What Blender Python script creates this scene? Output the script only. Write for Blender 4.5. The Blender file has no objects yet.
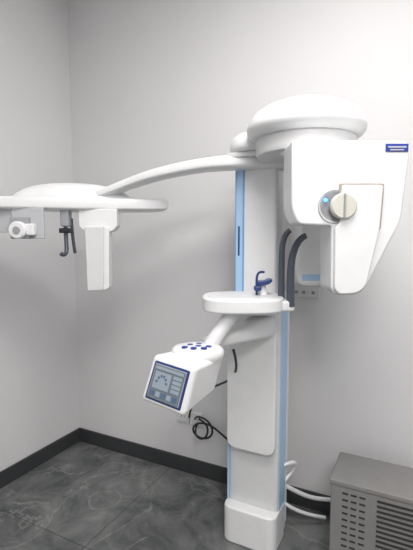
import bpy, bmesh, math
from mathutils import Vector, Matrix
R=math.radians
scn=bpy.context.scene
scn.view_settings.view_transform='Standard'

# ---------------- materials ----------------
def mat(name,col,rough=.4,metal=0,coat=0,emit=None,es=0,noise=0,nscale=20,bump=0):
    m=bpy.data.materials.new(name); m.use_nodes=True
    nt=m.node_tree; b=nt.nodes['Principled BSDF']
    b.inputs['Base Color'].default_value=(*col,1)
    b.inputs['Roughness'].default_value=rough
    b.inputs['Metallic'].default_value=metal
    b.inputs['Coat Weight'].default_value=coat
    if emit:
        b.inputs['Emission Color'].default_value=(*emit,1); b.inputs['Emission Strength'].default_value=es
    tc=nt.nodes.new('ShaderNodeTexCoord')
    n=nt.nodes.new('ShaderNodeTexNoise'); n.inputs['Scale'].default_value=nscale; n.inputs['Detail'].default_value=4
    nt.links.new(tc.outputs['Object'],n.inputs['Vector'])
    r=nt.nodes.new('ShaderNodeValToRGB')
    k=noise if noise else .02
    r.color_ramp.elements[0].position=.3; r.color_ramp.elements[1].position=.7
    r.color_ramp.elements[0].color=(*[c*(1-k) for c in col],1)
    r.color_ramp.elements[1].color=(*[min(1,c*(1+k)) for c in col],1)
    nt.links.new(n.outputs['Fac'],r.inputs['Fac']); nt.links.new(r.outputs['Color'],b.inputs['Base Color'])
    if bump:
        bp=nt.nodes.new('ShaderNodeBump'); bp.inputs['Strength'].default_value=bump; bp.inputs['Distance'].default_value=.002
        n2=nt.nodes.new('ShaderNodeTexNoise'); n2.inputs['Scale'].default_value=220
        nt.links.new(tc.outputs['Object'],n2.inputs['Vector'])
        nt.links.new(n2.outputs['Fac'],bp.inputs['Height']); nt.links.new(bp.outputs['Normal'],b.inputs['Normal'])
    return m
WHITE=mat('white_plastic',(.76,.765,.77),.32,coat=.15)
WHITE2=mat('off_white_plastic',(.66,.665,.67),.38)
CREAM=mat('cream_plastic',(.60,.58,.52),.4)
GREYP=mat('grey_plastic',(.32,.33,.35),.4)
LGREY=mat('light_grey_plastic',(.48,.49,.51),.4)
SEAM=mat('bolt_slot_grey',(.28,.28,.29),.6)  # plain grey for the bracket bolts and socket slots
BLUE=mat('pale_blue_trim',(.40,.58,.80),.35)
BLUE2=mat('mid_blue_trim',(.16,.34,.66),.35)
NAVY=mat('navy_plastic',(.015,.04,.16),.35)
KEY=mat('key_blue',(.02,.05,.26),.35)
DARK=mat('dark_handle_grey',(.06,.07,.095),.35)
BLACK=mat('black_rubber',(.012,.012,.014),.45)
TAN=mat('tan_gasket',(.36,.31,.27),.5)
LABEL=mat('blue_label',(.02,.045,.30),.4)
LED=mat('blue_led',(.05,.3,1),.3,emit=(.05,.35,1),es=6)
UI1=mat('ui_pale',(.25,.30,.35),.2,emit=(.25,.30,.35),es=.15)
UI2=mat('ui_blue',(.07,.12,.20),.2,emit=(.07,.12,.20),es=.15)
UI3=mat('ui_slate',(.13,.155,.18),.2,emit=(.13,.155,.18),es=.15)
CAB=mat('cabinet_grey_paint',(.22,.215,.21),.5,noise=.04)
CABD=mat('cabinet_vent_dark',(.03,.03,.03),.7)
WALL=mat('wall_paint',(.69,.685,.69),.75,noise=.012,nscale=2.2,bump=.15)
CEIL=mat('ceiling_paint',(.8,.8,.8),.8)
BASE=mat('baseboard_charcoal',(.04,.042,.045),.45,noise=.06)
PANEL=mat('lamp_diffuser',(.9,.9,.9),.5,emit=(1,.98,.95),es=3)

def floor_mat():
    m=bpy.data.materials.new('slate_tile'); m.use_nodes=True
    nt=m.node_tree; b=nt.nodes['Principled BSDF']; b.inputs['Roughness'].default_value=.36
    tc=nt.nodes.new('ShaderNodeTexCoord')
    n=nt.nodes.new('ShaderNodeTexNoise'); n.inputs['Scale'].default_value=3.6; n.inputs['Detail'].default_value=12; n.inputs['Roughness'].default_value=.7; n.inputs['Distortion'].default_value=.9
    nt.links.new(tc.outputs['Object'],n.inputs['Vector'])
    r=nt.nodes.new('ShaderNodeValToRGB')
    e=r.color_ramp.elements
    e[0].position=.36; e[0].color=(.05,.056,.056,1)
    e[1].position=.68; e[1].color=(.20,.208,.203,1)
    nt.links.new(n.outputs['Fac'],r.inputs['Fac'])
    n2=nt.nodes.new('ShaderNodeTexNoise'); n2.inputs['Scale'].default_value=1.7; n2.inputs['Detail'].default_value=8; n2.inputs['Distortion'].default_value=1.6
    nt.links.new(tc.outputs['Object'],n2.inputs['Vector'])
    v=nt.nodes.new('ShaderNodeValToRGB')
    v.color_ramp.elements[0].position=.485; v.color_ramp.elements[0].color=(0,0,0,1)
    v.color_ramp.elements[1].position=.515; v.color_ramp.elements[1].color=(0,0,0,1)
    x=v.color_ramp.elements.new(.5); x.color=(.5,.5,.5,1)
    nt.links.new(n2.outputs['Fac'],v.inputs['Fac'])
    mx=nt.nodes.new('ShaderNodeMix'); mx.data_type='RGBA'
    mx.inputs['B'].default_value=(.30,.305,.30,1)
    nt.links.new(v.outputs['Color'],mx.inputs['Factor']); nt.links.new(r.outputs['Color'],mx.inputs['A'])
    br=nt.nodes.new('ShaderNodeTexBrick'); br.offset=0; br.inputs['Scale'].default_value=1
    br.inputs['Brick Width'].default_value=.8; br.inputs['Row Height'].default_value=.8; br.inputs['Mortar Size'].default_value=.0025
    br.inputs['Color1'].default_value=(1,1,1,1); br.inputs['Color2'].default_value=(.9,.9,.9,1); br.inputs['Mortar'].default_value=(.35,.35,.35,1)
    nt.links.new(tc.outputs['Object'],br.inputs['Vector'])
    mu=nt.nodes.new('ShaderNodeMix'); mu.data_type='RGBA'; mu.blend_type='MULTIPLY'; mu.inputs['Factor'].default_value=1
    nt.links.new(mx.outputs['Result'],mu.inputs['A']); nt.links.new(br.outputs['Color'],mu.inputs['B'])
    nt.links.new(mu.outputs['Result'],b.inputs['Base Color'])
    return m
FLOOR=floor_mat()

# ---------------- helpers ----------------
def finish(name,bm,m,parent=None,bevel=0,seg=3,smooth=True,loc=(0,0,0),rz=0,sub=0):
    bmesh.ops.recalc_face_normals(bm,faces=bm.faces)
    me=bpy.data.meshes.new(name); bm.to_mesh(me); bm.free()
    o=bpy.data.objects.new(name,me); scn.collection.objects.link(o)
    me.materials.append(m)
    if bevel:
        b=o.modifiers.new('bevel','BEVEL'); b.width=bevel; b.segments=seg; b.limit_method='ANGLE'; b.angle_limit=R(38)
    if smooth:
        for p in me.polygons: p.use_smooth=True
        w=o.modifiers.new('wn','WEIGHTED_NORMAL'); w.keep_sharp=True
        bm2=bmesh.new(); bm2.from_mesh(me)
        for e in bm2.edges:
            if len(e.link_faces)==2 and e.calc_face_angle()>R(38) and not bevel: e.smooth=False
        bm2.to_mesh(me); bm2.free()
    o.location=loc; o.rotation_euler=(0,0,rz)
    if parent: o.parent=parent
    return o
def box(name,lo,hi,m,parent=None,bevel=0,loc=(0,0,0),rz=0,seg=3):
    bm=bmesh.new(); bmesh.ops.create_cube(bm,size=1)
    for v in bm.verts:
        v.co=Vector([lo[i]+(v.co[i]+.5)*(hi[i]-lo[i]) for i in range(3)])
    return finish(name,bm,m,parent,bevel,seg,bool(bevel),loc,rz)
def rounded(pts,rad,n=6):
    out=[]; N=len(pts)
    for i,p in enumerate(pts):
        r=rad[i] if isinstance(rad,(list,tuple)) else rad
        p=Vector(p); a=Vector(pts[i-1]); c=Vector(pts[(i+1)%N])
        if r<=0: out.append(tuple(p)); continue
        da=(a-p); dc=(c-p)
        d=min(r,da.length*.48,dc.length*.48)
        s=p+da.normalized()*d; e=p+dc.normalized()*d
        for k in range(n+1):
            t=k/n; q=s*(1-t)**2+p*2*t*(1-t)+e*t*t; out.append((q.x,q.y))
    return out
def prism(name,pts,a,b,axis,m,parent=None,bevel=0,loc=(0,0,0),rz=0,seg=3):
    bm=bmesh.new()
    def mk(p,h): return (p[0],h,p[1]) if axis=='y' else (p[0],p[1],h)
    A=[bm.verts.new(mk(p,a)) for p in pts]; B=[bm.verts.new(mk(p,b)) for p in pts]
    bm.faces.new(A); bm.faces.new(B)
    for i in range(len(pts)):
        j=(i+1)%len(pts); bm.faces.new((A[i],A[j],B[j],B[i]))
    return finish(name,bm,m,parent,bevel,seg,True,loc,rz)
def lathe(name,prof,m,parent=None,loc=(0,0,0),n=64,rot=None,sx=1,sy=1):
    bm=bmesh.new(); rings=[]
    for r,z in prof:
        if r<1e-5: rings.append([bm.verts.new((0,0,z))])
        else: rings.append([bm.verts.new((r*sx*math.cos(2*math.pi*i/n),r*sy*math.sin(2*math.pi*i/n),z)) for i in range(n)])
    for a,b in zip(rings,rings[1:]):
        for i in range(n):
            j=(i+1)%n
            if len(a)==1 and len(b)==1: continue
            if len(a)==1: bm.faces.new((a[0],b[i],b[j]))
            elif len(b)==1: bm.faces.new((a[i],a[j],b[0]))
            else: bm.faces.new((a[i],a[j],b[j],b[i]))
    if len(rings[0])>1: bm.faces.new(rings[0])
    if len(rings[-1])>1: bm.faces.new(rings[-1])
    o=finish(name,bm,m,parent,0,3,True,loc)
    if rot: o.rotation_euler=rot
    return o
def cr(P,t):
    n=len(P)-1; i=min(int(t*n),n-1); f=t*n-i
    g=lambda k:P[max(0,min(n,k))]
    a,b,c,d=g(i-1),g(i),g(i+1),g(i+2)
    return [.5*((2*b[k])+(-a[k]+c[k])*f+(2*a[k]-5*b[k]+4*c[k]-d[k])*f*f+(-a[k]+3*b[k]-3*c[k]+d[k])*f**3) for k in range(len(b))]
def loft(name,st,m,parent=None,steps=40,e=3.2,nseg=36,capr=1.0):
    S=[cr(st,i/steps) for i in range(steps+1)]
    C=[Vector(s[:3]) for s in S]
    bm=bmesh.new(); rings=[]
    def ring(c,tan,w,h):
        side=Vector((tan.y,-tan.x,0)); side=side.normalized() if side.length>1e-6 else Vector((1,0,0))
        up=side.cross(tan).normalized()
        if up.z<0: up=-up
        L=[]
        for k in range(nseg):
            a=2*math.pi*k/nseg; ca,sa=math.cos(a),math.sin(a)
            L.append(bm.verts.new(c+side*(w*math.copysign(abs(ca)**(2/e),ca))+up*(h*math.copysign(abs(sa)**(2/e),sa))))
        return L
    def cap(i,sgn,qs):
        c=C[i]; tan=(C[min(i+1,steps)]-C[max(i-1,0)]).normalized(); w,h=S[i][3],S[i][4]; rc=h*capr
        for q in qs:
            f=math.sqrt(max(0,1-(1-q)**2))
            rings.append(ring(c+tan*sgn*rc*(1-q),tan,w-rc*(1-f)*.97,h-rc*(1-f)*.97))
    cap(0,-1,(0,.1,.35,.7,.92))
    for i,c in enumerate(C):
        tan=(C[min(i+1,steps)]-C[max(i-1,0)]).normalized()
        rings.append(ring(c,tan,S[i][3],S[i][4]))
    cap(steps,1,(.92,.7,.35,.1,0))
    for a,b in zip(rings,rings[1:]):
        for i in range(nseg):
            j=(i+1)%nseg; bm.faces.new((a[i],a[j],b[j],b[i]))
    bm.faces.new(rings[0]); bm.faces.new(rings[-1])
    return finish(name,bm,m,parent)
def tube(name,pts,r,m,parent=None,radii=None):
    cu=bpy.data.curves.new(name,'CURVE'); cu.dimensions='3D'; cu.bevel_depth=r; cu.bevel_resolution=5; cu.use_fill_caps=True
    sp=cu.splines.new('NURBS'); sp.points.add(len(pts)-1); sp.order_u=4; sp.use_endpoint_u=True; sp.resolution_u=10
    for i,p in enumerate(pts):
        sp.points[i].co=(*p,1)
        if radii: sp.points[i].radius=radii[i]
    o=bpy.data.objects.new(name,cu); scn.collection.objects.link(o); cu.materials.append(m)
    dg=bpy.context.evaluated_depsgraph_get()
    me=bpy.data.meshes.new_from_object(o.evaluated_get(dg)); bpy.data.objects.remove(o)
    for p in me.polygons: p.use_smooth=True
    o=bpy.data.objects.new(name,me); scn.collection.objects.link(o)
    if not me.materials: me.materials.append(m)
    if parent: o.parent=parent
    return o
def empty(name,loc=(0,0,0),rz=0):
    o=bpy.data.objects.new(name,None); scn.collection.objects.link(o); o.location=loc; o.rotation_euler=(0,0,rz); o.empty_display_size=.1; return o

# ---------------- room (back wall y=0, left wall x=0) ----------------
H=3.2; W=4.4; D=4.2
box('floor',(-.1,-D-.1,-.1),(W+.1,.1,0),FLOOR)
box('ceiling',(-.1,-D-.1,H),(W+.1,.1,H+.1),CEIL)
box('wall_back',(-.1,0,0),(W+.1,.1,H),WALL)
box('wall_left',(-.1,-D,0),(0,0,H),WALL)
box('wall_right',(W,-D,0),(W+.1,0,H),WALL)
box('wall_front',(-.1,-D-.1,0),(W+.1,-D,H),WALL)
box('baseboard_back',(0,-.014,0),(W,0,.1),BASE,bevel=.003)
box('baseboard_left',(0,-D,0),(.014,-.014,.1),BASE,bevel=.003)

# ---------------- panoramic x-ray machine ----------------
M=empty('panoramic_xray_machine',(1.499,-.327,0),R(27))
cz=R(-27)     # column is square to the wall
CL=(.015,0,0)
def w2l(x,y,z):
    return Matrix.Rotation(-R(27),3,'Z')@Vector((x-1.499,y+.327,z))
def rr(w,d,r,cx=0,cy=0): return rounded([(cx-w/2,cy-d/2),(cx+w/2,cy-d/2),(cx+w/2,cy+d/2),(cx-w/2,cy+d/2)],r)
prism('fixed_column',rounded([(-.130,-.07),(.130,-.07),(.130,.085),(-.130,.085)],[.03,.02,.01,.01]),.02,1.24,'z',WHITE2,M,.004,CL,cz)
for sx,nm in ((-1,'column_trim_left'),(1,'column_trim_right')):
    a=.130*sx
    box(nm,(min(a,a+.003*sx),-.05,.06),(max(a,a+.003*sx),.055,1.235),BLUE,M,.001,CL,cz)
    box(nm+'_edge',(min(a,a+.005*sx),.055,.06),(max(a,a+.005*sx),.075,1.235),WHITE,M,.001,CL,cz)
box('column_front_trim_left',(-.131,-.073,.15),(-.121,-.05,1.2),BLUE,M,.001,CL,cz)
prism('base_cover',rr(.272,.2,.05,0,-.03),0,.185,'z',WHITE,M,.010,CL,cz)
def car(z0,z1,w,rb,rt,cx=0): return rounded([(cx-w/2,z0),(cx+w/2,z0),(cx+w/2,z1),(cx-w/2,z1)],[rb,rb,rt,rt])
prism('carriage',car(.48,1.235,.244,.05,.01,.002),-.110,-.05,'y',WHITE,M,.028,CL,cz,8)
prism('upper_mast',rounded([(-.102,-.06),(.102,-.06),(.102,.055),(-.102,.055)],[.02,.02,.01,.01]),1.2,1.87,'z',WHITE,M,.003,CL,cz)
box('mast_trim_blue',(-.097,-.064,1.236),(-.057,-.055,1.82),BLUE,M,.001,CL,cz)
box('mast_trim_line_a',(-.099,-.066,1.236),(-.095,-.058,1.82),BLUE2,M,0,CL,cz)
box('mast_trim_line_b',(-.061,-.066,1.236),(-.055,-.058,1.82),BLUE2,M,0,CL,cz)
box('mast_trim_slot',(-.084,-.067,1.42),(-.076,-.058,1.56),NAVY,M,.001,CL,cz)
prism('mast_top_plate',rr(.25,.27,.06,0,-.03),1.862,1.885,'z',WHITE2,M,.006,CL,cz)
lathe('pivot_drum',[(0,1.885),(.118,1.885),(.128,1.893),(.134,1.905),(.134,1.925),(.125,1.95),(.1,1.97),(.05,1.982),(0,1.984)],WHITE,M,(.0,-.06,0))
# rotating dome and rotor
loft('rotor_bridge',[(.17,.02,1.87,.11,.035),(.175,-.2,1.875,.14,.035),(.23,-.42,1.80,.15,.03)],WHITE,M,24)
lathe('rotor_neck',[(0,1.84),(.20,1.84),(.205,1.85),(.205,1.90),(.2,1.91),(0,1.91)],WHITE2,M,(.172,-.24,0),72)
lathe('rotor_dome',[(0,1.905),(.205,1.908),(.222,1.914),(.234,1.924),(.239,1.934),(.241,1.942),(.2405,1.950),(.237,1.962),(.228,1.982),(.210,2.004),(.183,2.023),(.145,2.040),(.10,2.051),(.05,2.057),(0,2.059)],WHITE,M,(.167,-.25,0),96)
# x-ray tube head on the far side of the rotor
prism('tube_head',rounded([(.17,1.88),(.165,1.60),(.158,1.45),(.150,1.36),(.168,1.292),(.36,1.292),(.372,1.32),(.375,1.88)],[.02,.06,.08,.05,.04,.03,.03,.02]),-.20,-.02,'y',WHITE,M,.03,seg=6)
box('tube_head_trim',(.178,-.204,1.318),(.36,-.19,1.345),BLUE,M,.002)
# detector housing on the near side
hp=[(.052,1.838),(.450,1.836),(.459,1.787),(.438,1.558),(.41,1.505),(.324,1.327),(.296,1.303),(.219,1.299),(.20,1.32),(.196,1.545),(.079,1.55),(.056,1.60)]
prism('detector_housing',rounded(hp,[.012,.02,.02,.03,.03,.02,.02,.02,.02,.01,.02,.03]),-.55,-.40,'y',WHITE,M,.01,seg=4)
pp=[(.224,1.684),(.366,1.684),(.358,1.53),(.318,1.335),(.288,1.309),(.224,1.306),(.207,1.325),(.203,1.54),(.222,1.56)]
prism('detector_gasket',rounded([(.2175,1.6905),(.3725,1.6905),(.3645,1.53),(.300,1.53),(.2175,1.545)],[.008,.01,.01,.002,.002]),-.558,-.54,'y',TAN,M,.001)
prism('detector_cover',rounded(pp,[.008,.012,.03,.02,.02,.015,.01,.01,.01]),-.568,-.54,'y',WHITE,M,.006)
q=(math.pi/2,0,0)
lathe('knob_recess',[(0,0),(.050,0),(.057,.004),(.059,.0)],LGREY,M,(.205,-.551,1.612),48,q)
lathe('knob',[(0,0),(.044,0),(.045,.02),(.04,.026),(0,.026)],CREAM,M,(.229,-.556,1.612),48,q)
box('knob_grip',(.226,-.59,1.570),(.232,-.575,1.654),GREYP,M,.002)
lathe('status_led',[(0,0),(.006,0),(.005,.004),(0,.006)],LED,M,(.172,-.553,1.634),20,q)
box('label_plate',(.374,-.553,1.798),(.452,-.548,1.825),LABEL,M,.001)
box('label_text_line_a',(.382,-.5545,1.811),(.444,-.552,1.816),LGREY,M)
box('label_text_line_b',(.389,-.5545,1.802),(.436,-.552,1.806),LGREY,M)

# cephalometric arm
loft('cephalometric_arm',[(.12,-.06,1.846,.06,.028),(.01,-.06,1.85,.062,.032),(-.09,-.06,1.85,.06,.032),(-.27,-.01,1.843,.058,.029),(-.464,.03,1.812,.055,.026),(-.62,.07,1.770,.055,.023),(-.76,.09,1.72,.06,.02)],WHITE,M,48,3.6)
loft('cephalometric_beam',[(-1.32,-.03,1.668,.085,.031),(-1.1,.03,1.668,.10,.032),(-.9,.09,1.668,.105,.033),(-.7,.14,1.670,.10,.033),(-.53,.18,1.672,.09,.032),(-.475,.195,1.674,.08,.030)],WHITE,M,40,5,capr=.7)
lathe('cephalometric_hump',[(0,-.02),(1,-.02),(1,.0),(.985,.012),(.93,.028),(.82,.048),(.65,.066),(.42,.078),(.2,.083),(0,.084)],WHITE,M,(-.90,.09,1.692),72,(0,0,R(15)),.29,.10)
# ceph sensor panel
prism('ceph_sensor_mount',rounded([(-.862,1.645),(-.675,1.645),(-.675,1.56),(-.70,1.535),(-.835,1.535),(-.862,1.56)],.01),.02,.10,'y',WHITE,M,.005)
prism('ceph_sensor',rounded([(-.828,1.56),(-.735,1.56),(-.742,1.25),(-.822,1.246)],.008),.0,.05,'y',WHITE2,M,.005)
prism('ceph_sensor_side',rounded([(-.735,1.56),(-.712,1.55),(-.718,1.262),(-.742,1.25)],.004),.01,.08,'y',WHITE,M,.003)
# ear rods
box('ear_rod_mount',(-.945,.0,1.56),(-.905,.06,1.645),GREYP,M,.006)
tube('ear_rod',[(-.925,.02,1.60),(-.925,.02,1.53),(-.92,.01,1.47),(-.915,.0,1.43),(-.925,-.02,1.42),(-.935,-.03,1.43)],.010,DARK,M)
tube('ear_rod_far',[(-.905,.05,1.60),(-.905,.05,1.53),(-.90,.06,1.46),(-.898,.07,1.43)],.008,DARK,M)
box('ear_rod_slide',(-.95,-.005,1.528),(-.895,.04,1.552),BLACK,M,.004)
# secondary collimator
box('collimator_plate',(-1.15,-.06,1.50),(-1.0,-.045,1.645),LGREY,M,.004)
box('collimator_rear',(-1.32,-.05,1.53),(-1.15,-.035,1.645),LGREY,M,.004)
box('collimator_block',(-1.145,-.09,1.50),(-1.06,-.058,1.60),GREYP,M,.006)
lathe('collimator_wheel',[(0,0),(.036,0),(.040,.006),(.040,.03),(.034,.036),(0,.036)],WHITE,M,(-1.10,-.085,1.54),40,q)
lathe('collimator_wheel_hub',[(0,0),(.016,0),(.016,.006),(0,.006)],GREYP,M,(-1.10,-.121,1.54),24,q)
box('collimator_latch',(-1.075,-.1,1.515),(-1.03,-.06,1.57),WHITE,M,.008)

# chin-rest shelf
sh=[]
for i in range(72):
    a=2*math.pi*i/72; c,s=math.cos(a),math.sin(a)
    sh.append((-.088+.170*math.copysign(abs(c)**.7,c),-.265+.14*math.copysign(abs(s)**.7,s)))
prism('chin_rest_shelf',sh,1.204,1.262,'z',WHITE,M,.010,seg=5)
prism('shelf_top_inlay',[(x*.86-.0125,(y+.265)*.82-.265) for x,y in sh],1.257,1.2645,'z',WHITE2,M,.002)
prism('shelf_neck',rr(.14,.16,.03,0,-.12),1.16,1.24,'z',WHITE,M,.012)
prism('handle_bracket',rr(.10,.09,.03,.072,-.30),1.205,1.25,'z',WHITE,M,.01)
tube('handle_rear',[(.074,-.28,1.225),(.074,-.28,1.28),(.073,-.28,1.36),(.073,-.28,1.44),(.076,-.28,1.49),(.09,-.28,1.525),(.106,-.28,1.535)],.0135,DARK,M,radii=[1.1,1.05,1,.95,.9,.9,.8])
tube('handle_front',[(.103,-.33,1.225),(.102,-.33,1.28),(.101,-.33,1.34),(.102,-.33,1.40),(.110,-.33,1.45),(.132,-.33,1.50),(.160,-.33,1.513)],.0155,DARK,M,radii=[1.1,1.05,1,.95,.9,.9,.8])
# bite support and chin cup
lathe('chin_post',[(0,0),(.022,0),(.02,.02),(.012,.04),(.012,.07),(0,.07)],WHITE,M,(.0,-.25,1.26),32)
prism('chin_cup',rounded([(-.028,1.30),(.02,1.31),(.036,1.322),(.034,1.335),(.0,1.326),(-.028,1.322)],.008),-.285,-.235,'y',NAVY,M,.006)
box('bite_block',(-.042,-.305,1.285),(-.012,-.27,1.305),NAVY,M,.006)
tube('bite_rod',[(-.028,-.27,1.26),(-.03,-.27,1.32),(-.03,-.27,1.35),(-.018,-.28,1.365),(.0,-.29,1.362)],.005,NAVY,M)
# control panel arm
loft('control_arm',[(.03,-.13,1.105,.05,.052),(.0,-.15,1.102,.06,.050),(-.05,-.18,1.094,.06,.044),(-.14,-.22,1.075,.058,.032),(-.225,-.26,1.06,.05,.024)],WHITE,M,30,3.2)
b0=Vector((-.125,-.32,1.21)); b1=Vector((-.238,-.37,1.05)); d=(b1-b0)
o=lathe('control_strut',[(0,0),(.031,0),(.031,d.length),(0,d.length)],WHITE2,M,b0,40)
o.rotation_euler=d.to_track_quat('Z','Y').to_euler()
lathe('control_pivot',[(0,-.035),(.7,-.035),(.93,-.025),(1,-.008),(.97,.010),(.85,.022),(.5,.028),(0,.03)],WHITE,M,(-.276,-.385,1.052),56,None,.107,.085)
for i,(x,y) in enumerate([(-.325,-.42),(-.305,-.385),(-.29,-.435),(-.272,-.405),(-.25,-.435),(-.232,-.41),(-.27,-.37)]):
    lathe('pivot_key_%d'%(i+1),[(0,0),(.013,0),(.012,.006),(0,.008)],KEY,M,(x,y,1.076),20)
# control panel box
f=[Vector((-.445,-.455,1.062)),Vector((-.276,-.555,1.040)),Vector((-.322,-.575,.862)),Vector((-.496,-.475,.888))]
ex=Vector((.13,.175,0))
def hexa(name,A,B,m,bev,parent=M):
    bm=bmesh.new(); a=[bm.verts.new(v) for v in A]; b=[bm.verts.new(v) for v in B]
    bm.faces.new(a); bm.faces.new(b)
    for i in range(4): bm.faces.new((a[i],a[(i+1)%4],b[(i+1)%4],b[i]))
    return finish(name,bm,m,parent,bev,5,bool(bev))
cf=sum(f,Vector())/4
back=[cf+(v-cf)*.8+ex+Vector((0,0,.01)) for v in f]
hexa('control_panel_body',f,back,WHITE,.018)
nrm=((f[1]-f[0]).cross(f[3]-f[0])).normalized()
if nrm.y>0: nrm=-nrm
def quad(s,o): return [cf+(v-cf)*s+nrm*o for v in f]
hexa('control_panel_bezel',quad(.80,.004),quad(.80,-.01),NAVY,.006)
hexa('control_panel_frame',quad(.71,.0055),quad(.71,-.008),GREYP,.002)
hexa('control_panel_screen',quad(.67,.007),quad(.67,-.006),UI3,0)
sq=quad(.67,.007)
def sp(u,v,o): 
    a=sq[0].lerp(sq[1],u); b=sq[3].lerp(sq[2],u); return a.lerp(b,v)+nrm*o
def ui(n,u0,v0,u1,v1,m,o=.0012):
    P=[(u0,v0),(u1,v0),(u1,v1),(u0,v1)]
    hexa('screen_'+n,[sp(u,v,o) for u,v in P],[sp(u,v,-.002) for u,v in P],m,0)
ui('title_bar',.03,.03,.97,.12,UI1)
ui('view_pane',.06,.18,.60,.70,UI1)
for k in range(6):
    a=math.pi*(k+.5)/6
    u=.33-.17*math.cos(a); v=.55-.26*math.sin(a)
    ui('tooth_%d'%k,u-.03,v-.035,u+.03,v+.035,UI2,.0022)
for k in range(4): ui('button_%d'%k,.67,.18+.135*k,.95,.28+.135*k,UI1)
for k in range(5): ui('footer_%d'%k,.05+.185*k,.78,.19+.185*k,.93,UI1 if k%2 else UI2)

def wbox(name,lo,hi,m,bev,parent=M):
    lo=Vector(lo);hi=Vector(hi);c=(lo+hi)/2;h=(hi-lo)/2
    return box(name,-h,h,m,parent,bev,w2l(*c),cz)
wbox('wall_bracket_plate',(1.30,-.022,1.185),(1.745,-.002,1.245),WHITE2,.003)
wbox('wall_bracket_post',(1.42,-.26,1.19),(1.60,-.015,1.235),WHITE2,.003)
for i,x in enumerate((1.62,1.66,1.71)):
    wbox('bracket_bolt_%d'%(i+1),(x-.008,-.028,1.207),(x+.008,-.02,1.223),SEAM,.002)

# ---------------- cables (belong to the machine) ----------------
def wt(name,pts,r,m): return tube(name,[w2l(*p) for p in pts],r,m,M)
wt('black_cable',[(1.50,-.60,1.02),(1.48,-.5,.92),(1.40,-.35,.80),(1.25,-.2,.70),(1.10,-.1,.60),(1.0,-.05,.50),(.96,-.03,.42),(.955,-.03,.38)],.006,BLACK)
co=Vector((1.02,-.03,.33))
wt('cable_loop_a',[co+Vector(p) for p in [(-.02,0,.05),(.0,-.04,.09),(.08,-.05,.10),(.13,-.04,.03),(.10,-.03,-.04),(.02,-.04,-.05),(-.03,-.04,.0),(.02,-.05,.06),(.12,-.04,.06),(.2,-.02,-.02),(.26,-.02,-.05)]],.006,BLACK)
wt('cable_loop_b',[co+Vector(p) for p in [(.0,0,.03),(-.02,-.03,-.02),(.03,-.05,-.06),(.10,-.05,-.02),(.09,-.04,.06),(.02,-.03,.07)]],.006,BLACK)
wt('power_cable_a',[(1.62,-.30,.36),(1.68,-.26,.40),(1.70,-.22,.36),(1.66,-.22,.30),(1.63,-.28,.27)],.009,WHITE)
wt('power_cable_b',[(1.62,-.26,.26),(1.68,-.2,.20),(1.75,-.12,.13),(1.83,-.06,.12),(1.95,-.04,.12),(2.1,-.04,.12)],.011,WHITE)
wt('power_cable_c',[(1.60,-.30,.22),(1.66,-.25,.12),(1.74,-.17,.07),(1.82,-.12,.05)],.009,WHITE)
for i,x in enumerate((.90,.995)):
    g=empty('wall_socket',(x,0,.37))
    box('plate',(-.043,-.01,-.043),(.043,0,.043),WHITE,g,.003)
    box('face',(-.033,-.014,-.033),(.033,-.008,.033),WHITE2,g,.002)
    for dx in (-.011,.011): box('slot',(dx-.002,-.0155,-.008),(dx+.002,-.013,.008),SEAM,g)

# ---------------- grey cabinet ----------------
C=empty('equipment_cabinet',(1.895,-.43,0))
box('body',(0,0,.02),(.5,.255,.45),CAB,C,.006)
box('top_lip',(-.004,-.004,.43),(.504,.259,.452),CAB,C,.004)
for i,(x,y) in enumerate(((.03,.03),(.47,.03),(.03,.22),(.47,.22))):
    box('foot_%d'%(i+1),(x-.02,y-.02,0),(x+.02,y+.02,.022),BLACK,C)
for c in range(3):
    for r in range(12):
        z=.40-r*.03
        x0=.05+c*.035
        box('slot_%d_%d'%(c,r),(x0,-.0015,z-.004),(x0+.024,.004,z+.004),CABD,C)
for r in range(16):
    z=.405-r*.022
    box('grille_%d'%r,(.19,-.003,z-.005),(.46,.004,z+.004),CABD,C)

# ---------------- lights ----------------
def lamp(x,y,p,s=1.0):
    g=empty('ceiling_light',(x,y,H))
    box('frame',(-s/2-.03,-s/2-.03,-.04),(s/2+.03,s/2+.03,0),WHITE2,g,.004)
    box('diffuser',(-s/2,-s/2,-.045),(s/2,s/2,-.035),PANEL,g)
    l=bpy.data.lights.new('panel_light','AREA'); l.shape='SQUARE'; l.size=s; l.energy=p; l.color=(1,.98,.965)
    o=bpy.data.objects.new('panel_light',l); scn.collection.objects.link(o); o.parent=g; o.location=(0,0,-.06)
lamp(2.1,-1.5,44)
lamp(3.0,-3.1,58)
w=bpy.data.worlds.new('world'); scn.world=w; w.use_nodes=True
w.node_tree.nodes['Background'].inputs[0].default_value=(.8,.85,.9,1); w.node_tree.nodes['Background'].inputs[1].default_value=.3

# ---------------- camera ----------------
cd=bpy.data.cameras.new('camera'); cd.sensor_fit='HORIZONTAL'; cd.sensor_width=36; cd.lens=36.0; cd.clip_start=.02
cam=bpy.data.objects.new('camera',cd); scn.collection.objects.link(cam)
cam.location=(2.193,-2.218,1.5); cam.rotation_euler=(R(85),0,R(27))
scn.camera=cam
